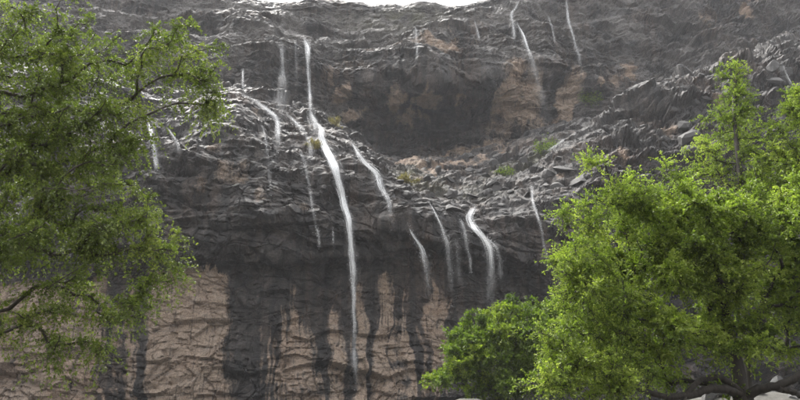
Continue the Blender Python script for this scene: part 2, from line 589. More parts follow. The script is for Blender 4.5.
def streaks(px, py, Sw, seed):
    """Dark stain ribbons that water has left down a wall."""
    wob = 13.0 * noise(np.stack([Sw[..., 0] * 0.3, Sw[..., 2] * 0.22, np.zeros_like(px)], -1), seed) \
        + 3.0 * noise(np.stack([Sw[..., 0] * 1.2, Sw[..., 2] * 0.8, np.zeros_like(px)], -1), seed + 1)
    x = px + wob
    a = noise(np.stack([x * 0.085, Sw[..., 2] * 0.05, np.zeros_like(px)], -1), seed + 2)
    b = noise(np.stack([x * 0.36, Sw[..., 2] * 0.09, np.ones_like(px)], -1), seed + 3)
    return a + 0.75 * b, x


stn, sx = streaks(ax, ay, S, 301)
# how dry each column of the wall is, read off the photograph from left to right
cols_x = [-330, 0, 40, 96, 104, 122, 130, 136, 144, 150, 214, 240, 254, 268, 285, 292, 300, 312, 318, 326, 332, 340, 352, 358, 364, 370, 376, 392, 398, 404, 408, 412, 424, 431, 436, 446, 470, 1130]
cols_v = [0.75, 0.75, .8, .8, .25, .3, .75, .3, .3, .9, .9, .05, .05, .3, .28, .55, .22, .40, .25, .30, .60, .22, .15, .72, .7, .2, .75, .75, .2, .2, .6, .18, .15, .6, .2, .1, .0, .0]
dry_cols = np.interp(sx, cols_x, cols_v)
low = smooth(300, 360, ay)
dry = (dry_cols - 0.22 * (1 - smooth(0, 60, ay - lipY)) - 0.26 * smooth(250, 268, ax) * (1 - smooth(345, 360, ax)) * (1 - smooth(20, 80, ay - lipY)) + 0.30 * noise(S * np.array([0.5, 0.5, 1.3]), 311) + (0.52 + 0.2 * smooth(255, 275, ax)) * stn + 0.22 * low * smooth(255, 300, ax) * (1 - smooth(395, 440, ax))) * wall
dry = dry * smooth(-3, 14, ay - lipY + 26 * noise(S * 0.14, 77) + 9 * noise(S * 0.6, 78) - 34 * np.clip(stn - 0.05, 0, 1))
brown_patch = 0
rx_, ry_ = ragged(ax, ay, S, 501)
for (cx, cy, rx, ry, an, st) in [(236, 178, 34, 24, 0.5, .58), (262, 205, 24, 14, 0.2, .52), (222, 160, 18, 14, 0, .52), (205, 190, 14, 20, 0, .5), (300, 214, 22, 8, 0.3, .45),
                                 (664, 128, 6, 12, 0, .8), (672, 132, 8, 14, .3, .8), (625, 160, 5, 18, .2, .7), (716, 108, 14, 9, 0, .6),
                                 (560, 176, 12, 8, -.6, .6), (690, 105, 12, 7, .3, .5), (646, 95, 22, 5, -.5, .4), (570, 215, 10, 16, 0, .4),
                                 (330, 152, 5, 3, 0, .6), (255, 118, 14, 6, .5, .5), (465, 165, 90, 5, -.32, .8), (410, 170, 25, 6, .1, .8)]:
    brown_patch = np.maximum(brown_patch, st * blob(rx_, ry_, cx, cy, rx, ry, an))
dry = np.maximum(dry, brown_patch * (0.75 + 0.6 * noise(S * 0.55, 88)) * (1 - wall))
pale = np.clip((noise(S * 0.22, 95) + 0.5 * noise(S * 0.8, 96)) * 1.1 - 0.1, 0, 0.55) * (1 - wall) * np.maximum(0.4 - 0.3 * rubble, 0.45 * ridge)
moss = 0.7 * blob(ax, ay, 410, 182, 30, 10, 0.2) + 0.6 * blob(ax, ay, 520, 168, 40, 7, -0.4) + 0.3 * blob(ax, ay, 460, 195, 60, 8)
moss = np.clip(moss * (0.6 + 1.2 * noise(S * 0.6, 97)), 0, 0.8)
nr, nc = S.shape[:2]
meA = mesh_from('lower_cliff', SA.reshape(-1, 3), grid_faces(nr, nc), False)
attribute(meA, 'dry', dry)
attribute(meA, 'pale', pale)
attribute(meA, 'moss', moss)
lower_cliff = link('lower_cliff', meA, ROCK)
tag(lower_cliff, 'lower rock face, tan stained wall under a dark wet bulge, rising to a ridge on the right', 'cliff', kind='structure')

# upper cliff: back wall with the alcove, a shelf and the skyline
UB = shift(SLOPE, 0, 0)
UBASE = [(-330, 30, 86), (0, 66, 87), (200, 100, 88), (240, 96, 88), (300, 114, 89), (330, 126, 91), (360, 146, 95), (400, 167, 100.5), (450, 162, 101),
         (500, 148, 98.5), (550, 132, 96), (580, 118, 95), (640, 112, 96), (700, 90, 98), (800, 64, 101), (1130, -20, 105)]
UREC = [(-330, 10, 88), (0, 50, 89), (200, 84, 89), (240, 82, 89), (300, 90, 90), (340, 104, 92.5), (400, 130, 100), (450, 128, 101),
        (500, 118, 98.2), (550, 108, 96.6), (580, 98, 96), (640, 82, 98.5), (700, 62, 101), (800, 40, 104), (1130, -40, 108)]
ULIP = [(-330, -10, 90), (0, 30, 91), (200, 62, 91), (240, 60, 91), (300, 66, 92), (340, 78, 92), (400, 86, 92.3), (450, 84, 92.3),
        (500, 74, 94.5), (550, 68, 96), (580, 64, 98), (640, 50, 102), (700, 36, 105), (800, 16, 108), (1130, -70, 112)]
USHELF = [(-330, -40, 93), (0, 4, 94), (200, 42, 94), (240, 38, 94), (300, 37, 95), (340, 40, 95), (400, 36, 96), (450, 30, 96),
          (500, 26, 97), (550, 26, 100), (580, 26, 102), (640, 16, 107), (700, 4, 110), (800, -14, 113), (1130, -100, 116)]
USHELF2 = [(x, y - 5, Y + 2.0 + 1.6 * math.sin(x * 0.045)) for x, y, Y in np.array([(q, *[np.interp(q, [k[0] for k in USHELF], [k[j] for k in USHELF]) for j in (1, 2)]) for q in range(-330, 1131, 15)])]
USKY = [(-330, -120, 100), (0, -60, 102), (150, -28, 103), (225, -8, 104), (252, 0, 104), (262, 4, 104), (300, 3, 104), (312, -1, 104), (345, 0, 104), (375, 4, 104), (405, 9, 105),
        (428, 7, 105), (445, 10, 105), (470, 7, 105), (488, 3, 106), (505, -10, 107), (560, -30, 110), (640, -50, 116), (800, -80, 122), (1130, -180, 126)]
rowsB = [row(shift(UBASE, 22, 2)), row(UBASE), row(UREC), row(ULIP), row(between(ULIP, USHELF, 0.6, -0.3)), row(USHELF), row(USHELF2),
         row(between(USHELF2, USKY, 0.55, -0.8)), row(USKY, 4.0), row(shift(USKY, 20, 25), 4.0)]
SB0 = sheet(rowsB, [10, 44, 54, 40, 26, 14, 30, 30, 10])
bx, by = picture_xy(SB0)
NB = normals_of(SB0)
sgn = -1.0 if NB[100, 500, 1] > 0 else 1.0
bright_side = smooth(600, 680, bx)
dU = rocky(SB0, 2.4, 1.15, 0.30, 0.10, 31, 0.03, 0.75)
dV = rocky(SB0, 1.6, 1.1, 0.5, 0.18, 32, -0.22, 0.8)
DB = dU * (1 - bright_side) + dV * bright_side
skyfade = 1.0 - 0.45 * smooth(198, 225, np.repeat(np.arange(SB0.shape[0])[:, None], SB0.shape[1], 1))
SB = SB0 + sgn * NB * (DB * skyfade * (1 - 0.25 * smooth(0.35, 0.85, np.abs(NB[..., 2]))))[..., None]
dryB = 0
rx_, ry_ = ragged(bx, by, SB0, 601)
for (cx, cy, rx, ry, an, st) in [(427, 98, 18, 13, 0, 1.3), (396, 102, 11, 15, .2, 1.1), (343, 92, 11, 18, .5, 1.1), (352, 112, 14, 10, 0, .9), (432, 48, 40, 14, .05, .9),
                                 (412, 118, 20, 12, 0, .7), (455, 95, 7, 9, 0, .75),
                                 (521, 98, 27, 33, -.1, 1.3), (508, 90, 15, 17, 0, 1.2), (568, 104, 12, 27, .1, 1.3), (592, 92, 6, 12, .1, .8),
                                 (612, 84, 10, 14, 0, .8), (628, 72, 12, 12, -.3, .8), (745, 12, 12, 18, .1, .7), (545, 124, 30, 10, -.25, .7), (400, 135, 30, 14, 0, .4),
                                 (500, 130, 28, 14, 0, .5), (330, 75, 6, 20, .2, .5), (157, 30, 12, 10, 0, .6), (475, 45, 10, 12, 0, .4), (470, 150, 80, 8, -.25, .6),
                                 (360, 55, 30, 8, 0, .35), (700, 20, 20, 8, .3, .45)]:
    dryB = np.maximum(dryB, st * blob(rx_, ry_, cx, cy, rx, ry, an))
stB, _ = streaks(bx, by, SB0, 401)
dryB = np.clip(dryB * (0.80 + 0.5 * noise(SB0 * 0.45, 188)) + 0.28 * stB * (dryB > 0.02), 0, 1)
paleB = np.clip((noise(SB0 * 0.16, 195) + 0.5 * noise(SB0 * 0.7, 196)) * 1.5 + 0.08 + 0.28 * (1 - smooth(10, 70, by)), 0, 0.85) * (1 - 0.85 * blob(bx, by, 440, 120, 110, 55))  # grey patches, paler towards the skyline: haze put into the rock colour
mossB = np.clip(0.45 * blob(bx, by, 400, 20, 60, 12) * (0.5 + noise(SB0 * 0.5, 197)), 0, 0.6)
nr2, nc2 = SB0.shape[:2]
meB = mesh_from('upper_cliff', SB.reshape(-1, 3), grid_faces(nr2, nc2), False)
attribute(meB, 'dry', dryB)
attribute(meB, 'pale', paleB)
attribute(meB, 'moss', mossB)
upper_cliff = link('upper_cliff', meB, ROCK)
tag(upper_cliff, 'tall hazy rock wall behind, with a shallow alcove and tan patches under its lip', 'cliff', kind='structure')
bpy.context.view_layer.update()


def cast(px, py):
    """Point of the cliff behind a picture position, and its normal."""
    d = at(px, py, 1.0) - EYE
    d = Vector(d).normalized()
    best = None
    for o in (lower_cliff, upper_cliff):
        hit, loc, nor, _ = o.ray_cast(Vector(EYE), d)
        if hit and (best is None or (loc - Vector(EYE)).length < best[2]):
            best = (np.array(loc), np.array(nor), (loc - Vector(EYE)).length)
    if best is None:
        return None
    return best

# ------------------------------------------------------------------ boulders lying on the ledges
rng = np.random.default_rng(4)


def boulder_mesh(seed, flat=0.6, cuts=9):
    """Angular stone: a ball cut back by random planes, then roughened."""
    import bmesh
    r = np.random.default_rng(seed)
    bm = bmesh.new()
    bmesh.ops.create_icosphere(bm, subdivisions=3 if cuts > 12 else 2, radius=1.0)
    co = np.array([v.co[:] for v in bm.verts])
    for _ in range(cuts):
        n = r.normal(size=3)
        n /= np.linalg.norm(n)
        h = r.uniform(0.35, 0.78)
        dd = co @ n - h
        co = co - np.clip(dd, 0, None)[:, None] * n * 0.98
    co *= np.array([1.0, r.uniform(0.7, 1.0), flat * r.uniform(0.8, 1.25)])
    co += 0.05 * np.stack([noise(co * 2.6 + seed, 1), noise(co * 2.6 + seed, 2), noise(co * 2.6 + seed, 3)], -1)
    for v, c in zip(bm.verts, co):
        v.co = c
    me = bpy.data.meshes.new('boulder')
    bm.to_mesh(me)
    bm.free()
    me.shade_flat()
    return me


BOULDERS = [boulder_mesh(100 + i, f) for i, f in enumerate((0.6, 0.75, 0.65, 0.7, 0.6, 0.85))]
for m in BOULDERS:
    m.materials.append(BOULDER)
zones = [(385, 560, 150, 200, 90, 0.35, 1.2), (565, 690, 110, 190, 18, 0.5, 2.0), (690, 800, 60, 110, 12, 0.5, 1.7), (250, 330, 105, 135, 6, 0.4, 0.8),
         (430, 560, 190, 215, 14, 0.5, 1.2), (120, 215, 85, 125, 7, 0.5, 1.4)]
for (x0, x1, y0, y1, n, s0, s1) in zones:
    for _ in range(n):
        hit = cast(rng.uniform(x0, x1), rng.uniform(y0, y1))
        if hit is None or hit[0][1] > 100:
            continue
        s = s0 + (s1 - s0) * rng.random() ** 2.2
        o = link('boulder', BOULDERS[rng.integers(len(BOULDERS))], None, lower_cliff)
        p = hit[0] + np.array([0, 0.25 * s, -0.05 * s])
        o.location = p
        o.rotation_euler = (rng.uniform(-0.35, 0.35), rng.uniform(-0.5, 0.2), rng.uniform(0, 6.28))
        o.scale = (s * rng.uniform(0.9, 1.3), s * rng.uniform(0.8, 1.2), s)

# ------------------------------------------------------------------ waterfalls


def waterfall(name, label, path, widths, cover, strands=26, free=False, group='waterfalls running down the cliff', splash=0):
    """Strands of white water that run down the rock along a path and jump clear of it below a lip."""
    path = np.array(path, float)
    if len(path) > 3 and path[-1, 1] < 300 and label[0] != 's':            # thin run-out down the rock below the fall
        path = np.vstack([path, path[-1] + (1.0, 12), path[-1] + (1.5, 26)])
        cover = list(cover) + [cover[-1] * 0.7, 0.1]
        widths = list(widths) + [widths[-1] * 0.8]
    seg = np.concatenate([[0], np.cumsum(np.hypot(*np.diff(path, axis=0).T))])
    n = max(10, int(seg[-1] / 2.2))
    tt = np.linspace(0, 1, n)
    px = np.interp(tt * seg[-1], seg, path[:, 0])
    py = np.interp(tt * seg[-1], seg, path[:, 1])
    r = np.random.default_rng(sum(map(ord, label)))
    px = gauss1d(px, 1.6) + gauss1d(r.normal(size=n), 3.0) * 1.9 * np.minimum(1, n / 40)
    raw, last = [], 90.0
    for a, b in zip(px, py):
        hs = [h[0][1] for h in (cast(a + dx_, b + dy_) for dx_, dy_ in ((0, 0), (-3, 0), (3, 0), (0, 3), (0, -3))) if h is not None]
        Y = min(hs) if hs else last
        raw.append(Y)
        last = Y
    raw = np.array(raw)
    pad = np.pad(raw, 2, mode='edge')
    Ys = np.min(np.stack([pad[i:i + n] for i in range(5)]), 0) - 0.2   # stand just clear of the rock
    Ys = np.maximum(Ys, np.percentile(raw, 8) - 1.5)
    Ys = np.minimum.accumulate(Ys - 0.03 * np.arange(n)) + 0.03 * np.arange(n)
    Ys = gauss1d(Ys, 1.5)
    P = at(px, py, Ys)
    L = np.concatenate([[0], np.cumsum(np.linalg.norm(np.diff(P, axis=0), axis=1))])
    W = 0.5 * np.interp(tt, np.linspace(0, 1, len(widths)), widths)          # half width in metres
    C = 1.08 * np.interp(tt, np.linspace(0, 1, len(cover)), cover) * np.minimum(1, tt / 0.06 + 0.15) * smooth(0, 0.12 if n > 80 else 0.3, 1 - tt)
    C = C * np.clip(1 + 1.3 * gauss1d(r.normal(size=n), 2.5), 0.5, 1.4)
    W = W * np.clip(1 + 1.4 * gauss1d(r.normal(size=n), 6.0), 0.75, 1.25)
    V, FC, AC, AL, ST, CV = [], [], [], [], [], []
    off = 0

    def ribbon(i0, i1, lat, half, cov, bulge, sid):
        nonlocal off
        k = i1 - i0
        if k < 3:
            return
        wob = (gauss1d(r.normal(size=k), 4.0) * 0.55 + gauss1d(r.normal(size=k), 1.2) * 0.12) * W[i0:i1]
        mid = P[i0:i1].copy()
        mid[:, 0] += lat * W[i0:i1] + wob
        mid[:, 1] -= bulge
        ends = np.minimum(1, np.minimum(np.arange(k) / max(2, 0.12 * k), (k - 1 - np.arange(k)) / max(2, 0.22 * k)))
        for j, a in enumerate((-1.0, -0.4, 0.4, 1.0)):
            q = mid.copy()
            q[:, 0] += a * half
            q[:, 1] += 0.35 * np.max(half) * (a * a)
            V.append(q)
            AC.append(np.full(k, lat + a * 0.5))
            AL.append(L[i0:i1])
            ST.append(np.full(k, sid))
            CV.append(cov * C[i0:i1] * ends * (1.0 if abs(a) < 0.9 else 0.0))
        for j in range(3):
            a0 = off + j * k + np.arange(k - 1)
            b0 = a0 + k
            FC.append(np.stack([a0, a0 + 1, b0 + 1, b0], -1))
        off += 4 * k

    # soft veils over the whole width, then many short broken strands
    for v in range(4):
        ribbon(0, n, r.normal() * 0.12, W * (2.2, 1.5, 1.0, 0.7)[v], (0.14, 0.25, 0.5, 0.6)[v], 0.04 * v, r.uniform(0, 40))
    for s in range(strands * 4):
        lat = float(np.clip(r.normal() * 0.5, -1.5, 1.5))
        a = r.uniform(-0.1, 0.92)
        b = min(1.0, a + r.uniform(0.08, 0.34))
        a = max(a, 0.0)
        i0, i1 = int(a * n), max(int(b * n), int(a * n) + 4)
        i1 = min(i1, n)
        ribbon(i0, i1, lat, W[i0:i1] * r.uniform(0.07, 0.26), r.uniform(0.25, 0.8), 0.03 + 0.18 * r.random(), r.uniform(0, 40))
    # flying drops around the stream
    nd = int(np.clip(n * 7, 60, 700))
    ii = r.integers(0, n, nd)
    keep = r.random(nd) < np.clip(C[ii] * 1.3, 0.1, 1)
    ii = ii[keep]
    nd = len(ii)
    ctr = P[ii] + np.stack([r.normal(size=nd) * W[ii] * 0.8, -np.abs(r.normal(size=nd)) * 0.3, r.normal(size=nd) * 0.25], -1)
    sz = r.uniform(0.006, 0.022, nd)
    tet = np.array([(1, 1, 1.6), (1, -1, -1.6), (-1, 1, -1.6), (-1, -1, 1.6)])
    V.append((ctr[:, None] + sz[:, None, None] * tet[None]).reshape(-1, 3))
    b0 = off + 4 * np.arange(nd)
    FC.append(np.stack([b0, b0 + 1, b0 + 2, b0 + 3], -1))
    FC.append(np.stack([b0, b0 + 2, b0 + 1, b0 + 3], -1))
    AC.append(np.repeat(r.uniform(-9, 9, nd), 4))
    AL.append(np.repeat(L[ii], 4))
    ST.append(np.repeat(r.uniform(0, 40, nd), 4))
    CV.append(np.full(4 * nd, 1.2))
    me = mesh_from(name, np.concatenate(V), np.concatenate(FC))
    attribute(me, 'across', np.concatenate(AC))
    attribute(me, 'along', np.concatenate(AL))
    attribute(me, 'strand', np.concatenate(ST))
    attribute(me, 'cover', np.concatenate(CV))
    o = link(name, me, WATER)
    return tag(o, label, 'waterfall', group)


FALLS = [
    ('thin tall waterfall dropping from the high shelf, directly above the main fall', [(303, 36), (308, 45), (309, 80), (310, 112), (314, 122)], [.55, .55, .6, .8], [.9, 1, .8, .6], 22),
    ('faint veil of falling water left of the tall upper fall', [(281, 38), (283, 60), (282, 90), (280, 108)], [.8, 1.0, 1.1], [.3, .36, .3, .15], 14),
    ('short faint trickle at the left end of the high shelf', [(243, 68), (243, 84), (244, 94)], [.3, .35], [.5, .4, .2], 8),
    ('main white waterfall, brightest and longest, falling to the foot of the tan wall', [(314, 122), (322, 129), (321, 136), (330, 155), (338, 180), (343, 200), (348, 222), (352, 250), (353, 280), (354, 330), (356, 398)],
     [.5, .62, .72, .7, .62, .5, .42, .42, .5], [1.4, 1.6, 1.5, 1.4, 1.05, .6, .34, .24, .22], 46),
    ('white cascade just right of the main waterfall, sliding down the bulge edge', [(350, 140), (358, 152), (366, 163), (376, 174), (380, 186), (390, 203)], [.35, .5, .55, .5, .4], [.5, .9, 1.1, .9, .5], 20),
    ('broken cascade on the sloping ledge left of the main waterfall', [(242, 94), (255, 100), (266, 110), (274, 116), (278, 124), (277, 134)], [.4, .6, .8, .7], [.5, .7, .95, .6], 22),
    ('thin spread of white water between the ledge cascade and the main waterfall', [(284, 112), (294, 122), (304, 132), (309, 144)], [.5, .7, .6], [.35, .45, .3], 14),
    ('upper left cascade seen beside the left tree', [(146, 114), (150, 126), (152, 140), (156, 152)], [.35, .5, .45], [.8, 1.1, .6], 16),
    ('small cascade right of the upper left cascade', [(168, 128), (174, 138), (179, 146), (180, 156)], [.3, .4, .35], [.6, .8, .5], 12),
    ('curved white fall on the dark bulge left of the double fall', [(407, 226), (411, 232), (418, 242), (423, 256), (428, 282)], [.3, .4, .42, .5], [.9, 1.1, .8, .25], 18),
    ('faint thin fall between the curved fall and the double fall', [(428, 200), (436, 214), (442, 228), (448, 250), (451, 290)], [.25, .35, .45, .6], [.6, .7, .5, .15], 14),
    ('bright forked fall in a zigzag, above the round green bush', [(474, 206), (468, 217), (474, 228), (484, 238), (490, 250), (490, 268), (489, 296)], [.4, .5, .5, .6, .6, .6], [1.0, 1.35, 1.3, 1.1, .6, .2], 34),
    ('short right strand of the forked fall, above the bush', [(487, 238), (496, 246), (500, 260), (501, 284)], [.25, .35, .4], [.5, .5, .15], 12),
    ('thin left strand of the forked fall beside it', [(461, 218), (465, 232), (467, 246), (470, 256)], [.25, .35, .35], [.6, .8, .4], 10),
    ('thin fall at the right of the bulge, next to the bright tree', [(531, 184), (531, 200), (536, 212), (543, 232), (546, 250)], [.25, .4, .4, .4], [.7, .9, .8, .4], 16),
    ('broad misty fall high on the upper wall, falling in front of a tan patch', [(515, 22), (523, 34), (530, 58), (538, 82), (545, 108)], [.6, .9, 1.3, 1.5], [.8, .75, .5, .22], 26),
    ('narrow stream at the skyline feeding the broad misty fall', [(520, 0), (516, 8), (510, 14), (513, 22)], [.4, .5, .5], [.7, .8, .8], 12),
    ('thin fall on the upper wall right of the broad misty fall', [(566, -2), (570, 22), (574, 42), (580, 60)], [.3, .5, .6], [.5, .65, .3], 14),
    ('short thin fall on the upper wall left of the broad misty fall', [(474, 20), (477, 30), (480, 44)], [.3, .4], [.5, .55, .25], 10),
    ('faint fall over the brown band of the upper wall', [(416, 26), (417, 45), (416, 66)], [.4, .6], [.35, .38, .15], 10),
    ('thin fall at the far right ridge, above the right tree', [(781, 64), (786, 74), (795, 92)], [.25, .4], [.6, .7, .4], 10),
    ('slanting white run of water on the slope below the alcove', [(566, 138), (555, 146), (546, 153)], [.5, .8], [.5, .7, .5], 14),
    ('faint thread of water on the dark bulge, far left of the main fall', [(262, 122), (266, 140), (268, 160), (270, 180)], [.25, .35, .4], [.3, .35, .2], 10),
    ('faint thread of water just left of the main fall, running beside it', [(300, 146), (306, 166), (311, 190), (314, 214)], [.22, .3, .35], [.3, .4, .25], 10),
    ('faint veil on the upper wall between the tall upper fall and its left neighbour', [(295, 40), (296, 66), (297, 100)], [.6, .9], [.16, .2, .1], 8),
    ('faint veil on the dark wall left of the forked fall, above the bush', [(455, 236), (458, 260), (460, 290)], [.35, .6], [.25, .3, .12], 10),
    ('thin trickle down the alcove wall left of the broad misty fall', [(486, 62), (492, 76), (498, 92)], [.2, .3], [.3, .4, .2], 8),
    ('thin trickle on the upper wall between the two right-hand high falls', [(548, 14), (553, 30), (556, 48)], [.25, .35], [.25, .35, .2], 8),
    ('left one of two short drips under the bulge beside the main fall', [(316, 226), (319, 236), (320, 250)], [.16, .2], [.7, .8, .4], 8),
    ('right one of two short drips under the bulge beside the main fall', [(333, 230), (333, 240), (334, 248)], [.16, .2], [.7, .8, .4], 8),
]
for f in FALLS:
    waterfall('waterfall', *f)

# ------------------------------------------------------------------ trees


def tube_mesh(paths, sides=6):
    V, FC, off = [], [], 0
    ang = np.arange(sides) * 2 * np.pi / sides
    for pts, rad in paths:
        pts, rad = np.asarray(pts, float), np.asarray(rad, float)
        k = len(pts)
        if k < 2:
            continue
        t = np.gradient(pts, axis=0)
        t /= np.linalg.norm(t, axis=1, keepdims=True) + 1e-9
        ref = np.where(np.abs(t[:, 2:3]) > 0.9, np.array([[1.0, 0, 0]]), np.array([[0, 0, 1.0]]))
        a = np.cross(t, ref)
        a /= np.linalg.norm(a, axis=1, keepdims=True) + 1e-9
        b = np.cross(t, a)
        ring = pts[:, None] + rad[:, None, None] * (np.cos(ang)[None, :, None] * a[:, None] + np.sin(ang)[None, :, None] * b[:, None])
        V.append(ring.reshape(-1, 3))
        r, s = np.meshgrid(np.arange(k - 1), np.arange(sides), indexing='ij')
        q = off + r * sides + s
        q2 = off + r * sides + (s + 1) % sides
        FC.append(np.stack([q, q2, q2 + sides, q + sides], -1).reshape(-1, 4))
        off += k * sides
    return np.concatenate(V), np.concatenate(FC)


def leaves_mesh(name, P, Dr, Nn, Ln, Wd, shade):
    side = np.cross(Dr, Nn)
    side /= np.linalg.norm(side, axis=1, keepdims=True) + 1e-9
    up = np.cross(side, Dr)
    m = P + Dr * (Ln * 0.55)[:, None] + up * (Ln * 0.12)[:, None]
    v = np.stack([P, m + side * Wd[:, None], P + Dr * Ln[:, None], m - side * Wd[:, None]], 1).reshape(-1, 3)
    n = len(P)
    f = np.arange(4 * n).reshape(n, 4)
    me = mesh_from(name, v, f, False)
    attribute(me, 'shade', np.repeat(shade, 4))
    return me


def unit(v):
    return v / (np.linalg.norm(v, axis=-1, keepdims=True) + 1e-9)


def tree(name, label, category, trunk, trunk_r, blobs, n_branch, twigs, leaf, leafmat, bark, seed, droop=0.25, up=0.3,
         twig_len=(0.18, 0.45), per_twig=12, group=None, limbs_max=7, spread=0.9, curve=0.18, gap=None, low_limbs=(), twig_r=0.0028, min_r=0.006):
    """Trunk, limbs reaching into every part of the crown, twigs on the limbs and leaves on the twigs."""
    r = np.random.default_rng(seed)
    base = np.array(trunk[0], float)
    root = bpy.data.objects.new(name, None)
    col.objects.link(root)
    root.location = base
    tag(root, label, category, group)
    # attraction points through the crown
    w = np.array([b[6] if len(b) > 6 else b[3] * b[4] * b[5] for b in blobs], float) ** 0.85
    w /= w.sum()
    pts = []
    tries = 0
    gap = gap or 0.0
    while len(pts) < n_branch and tries < n_branch * 12:
        tries += 1
        b = blobs[r.choice(len(blobs), p=w)]
        v = unit(r.normal(size=3)) * r.random() ** 0.45
        q = np.array(b[:3]) + v * np.array(b[3:6])
        if gap and pts and np.min(np.linalg.norm(np.array(pts) - q, axis=1)) < gap:
            continue
        pts.append(q)
    # trunk line
    tk = np.array(trunk, float)
    seg = np.concatenate([[0], np.cumsum(np.linalg.norm(np.diff(tk, axis=0), axis=1))])
    ntr = max(8, int(seg[-1] / 0.25))
    tl = np.stack([np.interp(np.linspace(0, seg[-1], ntr), seg, tk[:, i]) for i in range(3)], -1)
    tl = np.stack([gauss1d(tl[:, i], 1.2) for i in range(3)], -1)
    tl[0] = base
    nodes = [p for p in tl]
    parent = [-1] + list(range(ntr - 1))
    depth = [float(x) for x in np.linspace(0, seg[-1], ntr)]
    dirs = [unit(tl[min(i + 1, ntr - 1)] - tl[max(i - 1, 0)]) for i in range(ntr)]
    start = ntr // 3
    order = np.argsort([np.min(np.linalg.norm(tl[start:] - p, axis=1)) for p in pts])
    chains = []
    for oi in order:
        q = pts[oi]
        A = np.array(nodes[start:])
        dist = np.linalg.norm(A - q, axis=1)
        cost = dist + 0.28 * np.array(depth[start:]) + 0.5 * np.clip(A[:, 2] - q[2], 0, None)
        j = int(np.argmin(cost)) + start
        n = int(max(3, dist[j - start] / 0.16))
        a, d0 = nodes[j], dirs[j]
        dd = np.linalg.norm(q - a)
        c1 = a + d0 * dd * 0.35 + np.array([0, 0, up * dd * 0.3])
        c2 = q - (q - a) * 0.25 + np.array([0, 0, curve * dd])
        t = np.linspace(0, 1, n + 1)[1:, None]
        path = (1 - t)**3 * a + 3 * (1 - t)**2 * t * c1 + 3 * (1 - t) * t**2 * c2 + t**3 * q
        path = path + r.normal(size=path.shape) * 0.018 * dd ** 0.5
        ids = [j]
        for p in path:
            parent.append(ids[-1])
            dirs.append(unit(p - nodes[ids[-1]]))
            depth.append(depth[ids[-1]] + float(np.linalg.norm(p - nodes[ids[-1]])))
            nodes.append(p)
            ids.append(len(nodes) - 1)
        chains.append(ids)
    nodes, dirs = np.array(nodes), np.array(dirs)
    # pipe-model thickness
    area = np.zeros(len(nodes))
    tips = [c[-1] for c in chains]
    for tpi in tips:
        area[tpi] += 1.0
    for i in range(len(nodes) - 1, 0, -1):
        area[parent[i]] += area[i]
    radius = np.maximum(min_r, trunk_r * (np.maximum(area, 0.6) / max(area[0], 1)) ** 0.47)
    radius[:ntr] = np.maximum(radius[:ntr], trunk_r * np.linspace(1.0, 0.42, ntr))
    radius[:3] *= np.array([1.35, 1.15, 1.05])
    rel = nodes - base

    def put(nm, paths, mat, sides):
        v, f = tube_mesh(paths, sides)
        return link(nm, mesh_from(nm, v, f), mat, root)
    put('trunk', [(rel[:ntr], radius[:ntr])], bark, 10)
    big = sorted(chains, key=lambda c: -radius[c[1]])[:limbs_max]
    for c in big:
        put('limb', [(rel[c], np.minimum(radius[c], radius[c[1]] * 1.0))], bark, 8)
    for pth, r0 in low_limbs:
        q = np.array(pth, float)
        sg = np.concatenate([[0], np.cumsum(np.linalg.norm(np.diff(q, axis=0), axis=1))])
        m_ = np.linspace(0, sg[-1], 24)
        ln = np.stack([gauss1d(np.interp(m_, sg, q[:, i]), 2.0) for i in range(3)], -1)
        ln[0] = q[0]
        ln[1:] += r.normal(size=(23, 3)) * 0.012
        put('limb', [(ln - base, r0 * np.linspace(1, 0.45, 24))], bark, 8)
    rest = [c for c in chains if c not in big]
    if rest:
        tag(put('branches', [(rel[c], np.minimum(radius[c], radius[c[1]])) for c in rest], bark, 5), kind='stuff')
    # twigs
    TP, TD, TL, TS = [], [], [], []
    for c in chains:
        k = len(c)
        m = r.poisson(twigs)
        if m == 0:
            continue
        f = 1 - r.random(m) ** 1.3 * spread
        idx = np.array(c)[np.clip((f * (k - 1)).astype(int), 0, k - 1)]
        TP.append(nodes[idx] + r.normal(size=(m, 3)) * 0.01)
        v = unit(r.normal(size=(m, 3)) + 0.55 * dirs[idx] + np.array([0, 0, 0.35]))
        TD.append(v)
        TL.append(r.uniform(*twig_len, size=m))
        TS.append(np.full(m, r.normal() * 0.19))
    TP, TD, TL, TS = map(np.concatenate, (TP, TD, TL, TS))
    nt = len(TP)
    s = np.linspace(0, 1, 2)
    line = TP[:, None] + TD[:, None] * (TL[:, None] * s)[..., None]
    line[..., 2] -= droop * TL[:, None] * (s ** 2)[None]
    tube = [(line[i] - base, twig_r * (1.15 - s)) for i in range(nt)]
    v, f = tube_mesh(tube, 3)
    tag(link('twigs', mesh_from('twigs', v, f), bark, root), kind='stuff')
    # leaves
    m = per_twig
    ti = np.repeat(np.arange(nt), m)
    u = np.clip(r.random(nt * m) ** 0.7, 0.08, 1.0)
    P = TP[ti] + TD[ti] * (TL[ti] * u)[:, None]
    P[:, 2] -= droop * TL[ti] * u * u
    dv = unit(TD[ti] * 0.55 + r.normal(size=(nt * m, 3)) * 0.6 - np.array([0, 0, droop * 0.8]))
    nn = unit(r.normal(size=(nt * m, 3)) * 0.6 + np.array([0, 0, 1.0]))
    P = P + r.normal(size=P.shape) * leaf[0] * 0.25
    Ln = r.uniform(*leaf, size=nt * m)
    Wd = Ln * r.uniform(0.24, 0.36, size=nt * m)
    sh = np.clip(0.42 + TS[ti] + r.normal(size=nt * m) * 0.16 + 0.25 * (u - 0.5), 0, 1)
    me = leaves_mesh('crown', P - base, dv, nn, Ln, Wd, sh)
    tag(link('crown', me, leafmat, root), kind='stuff')
    return root


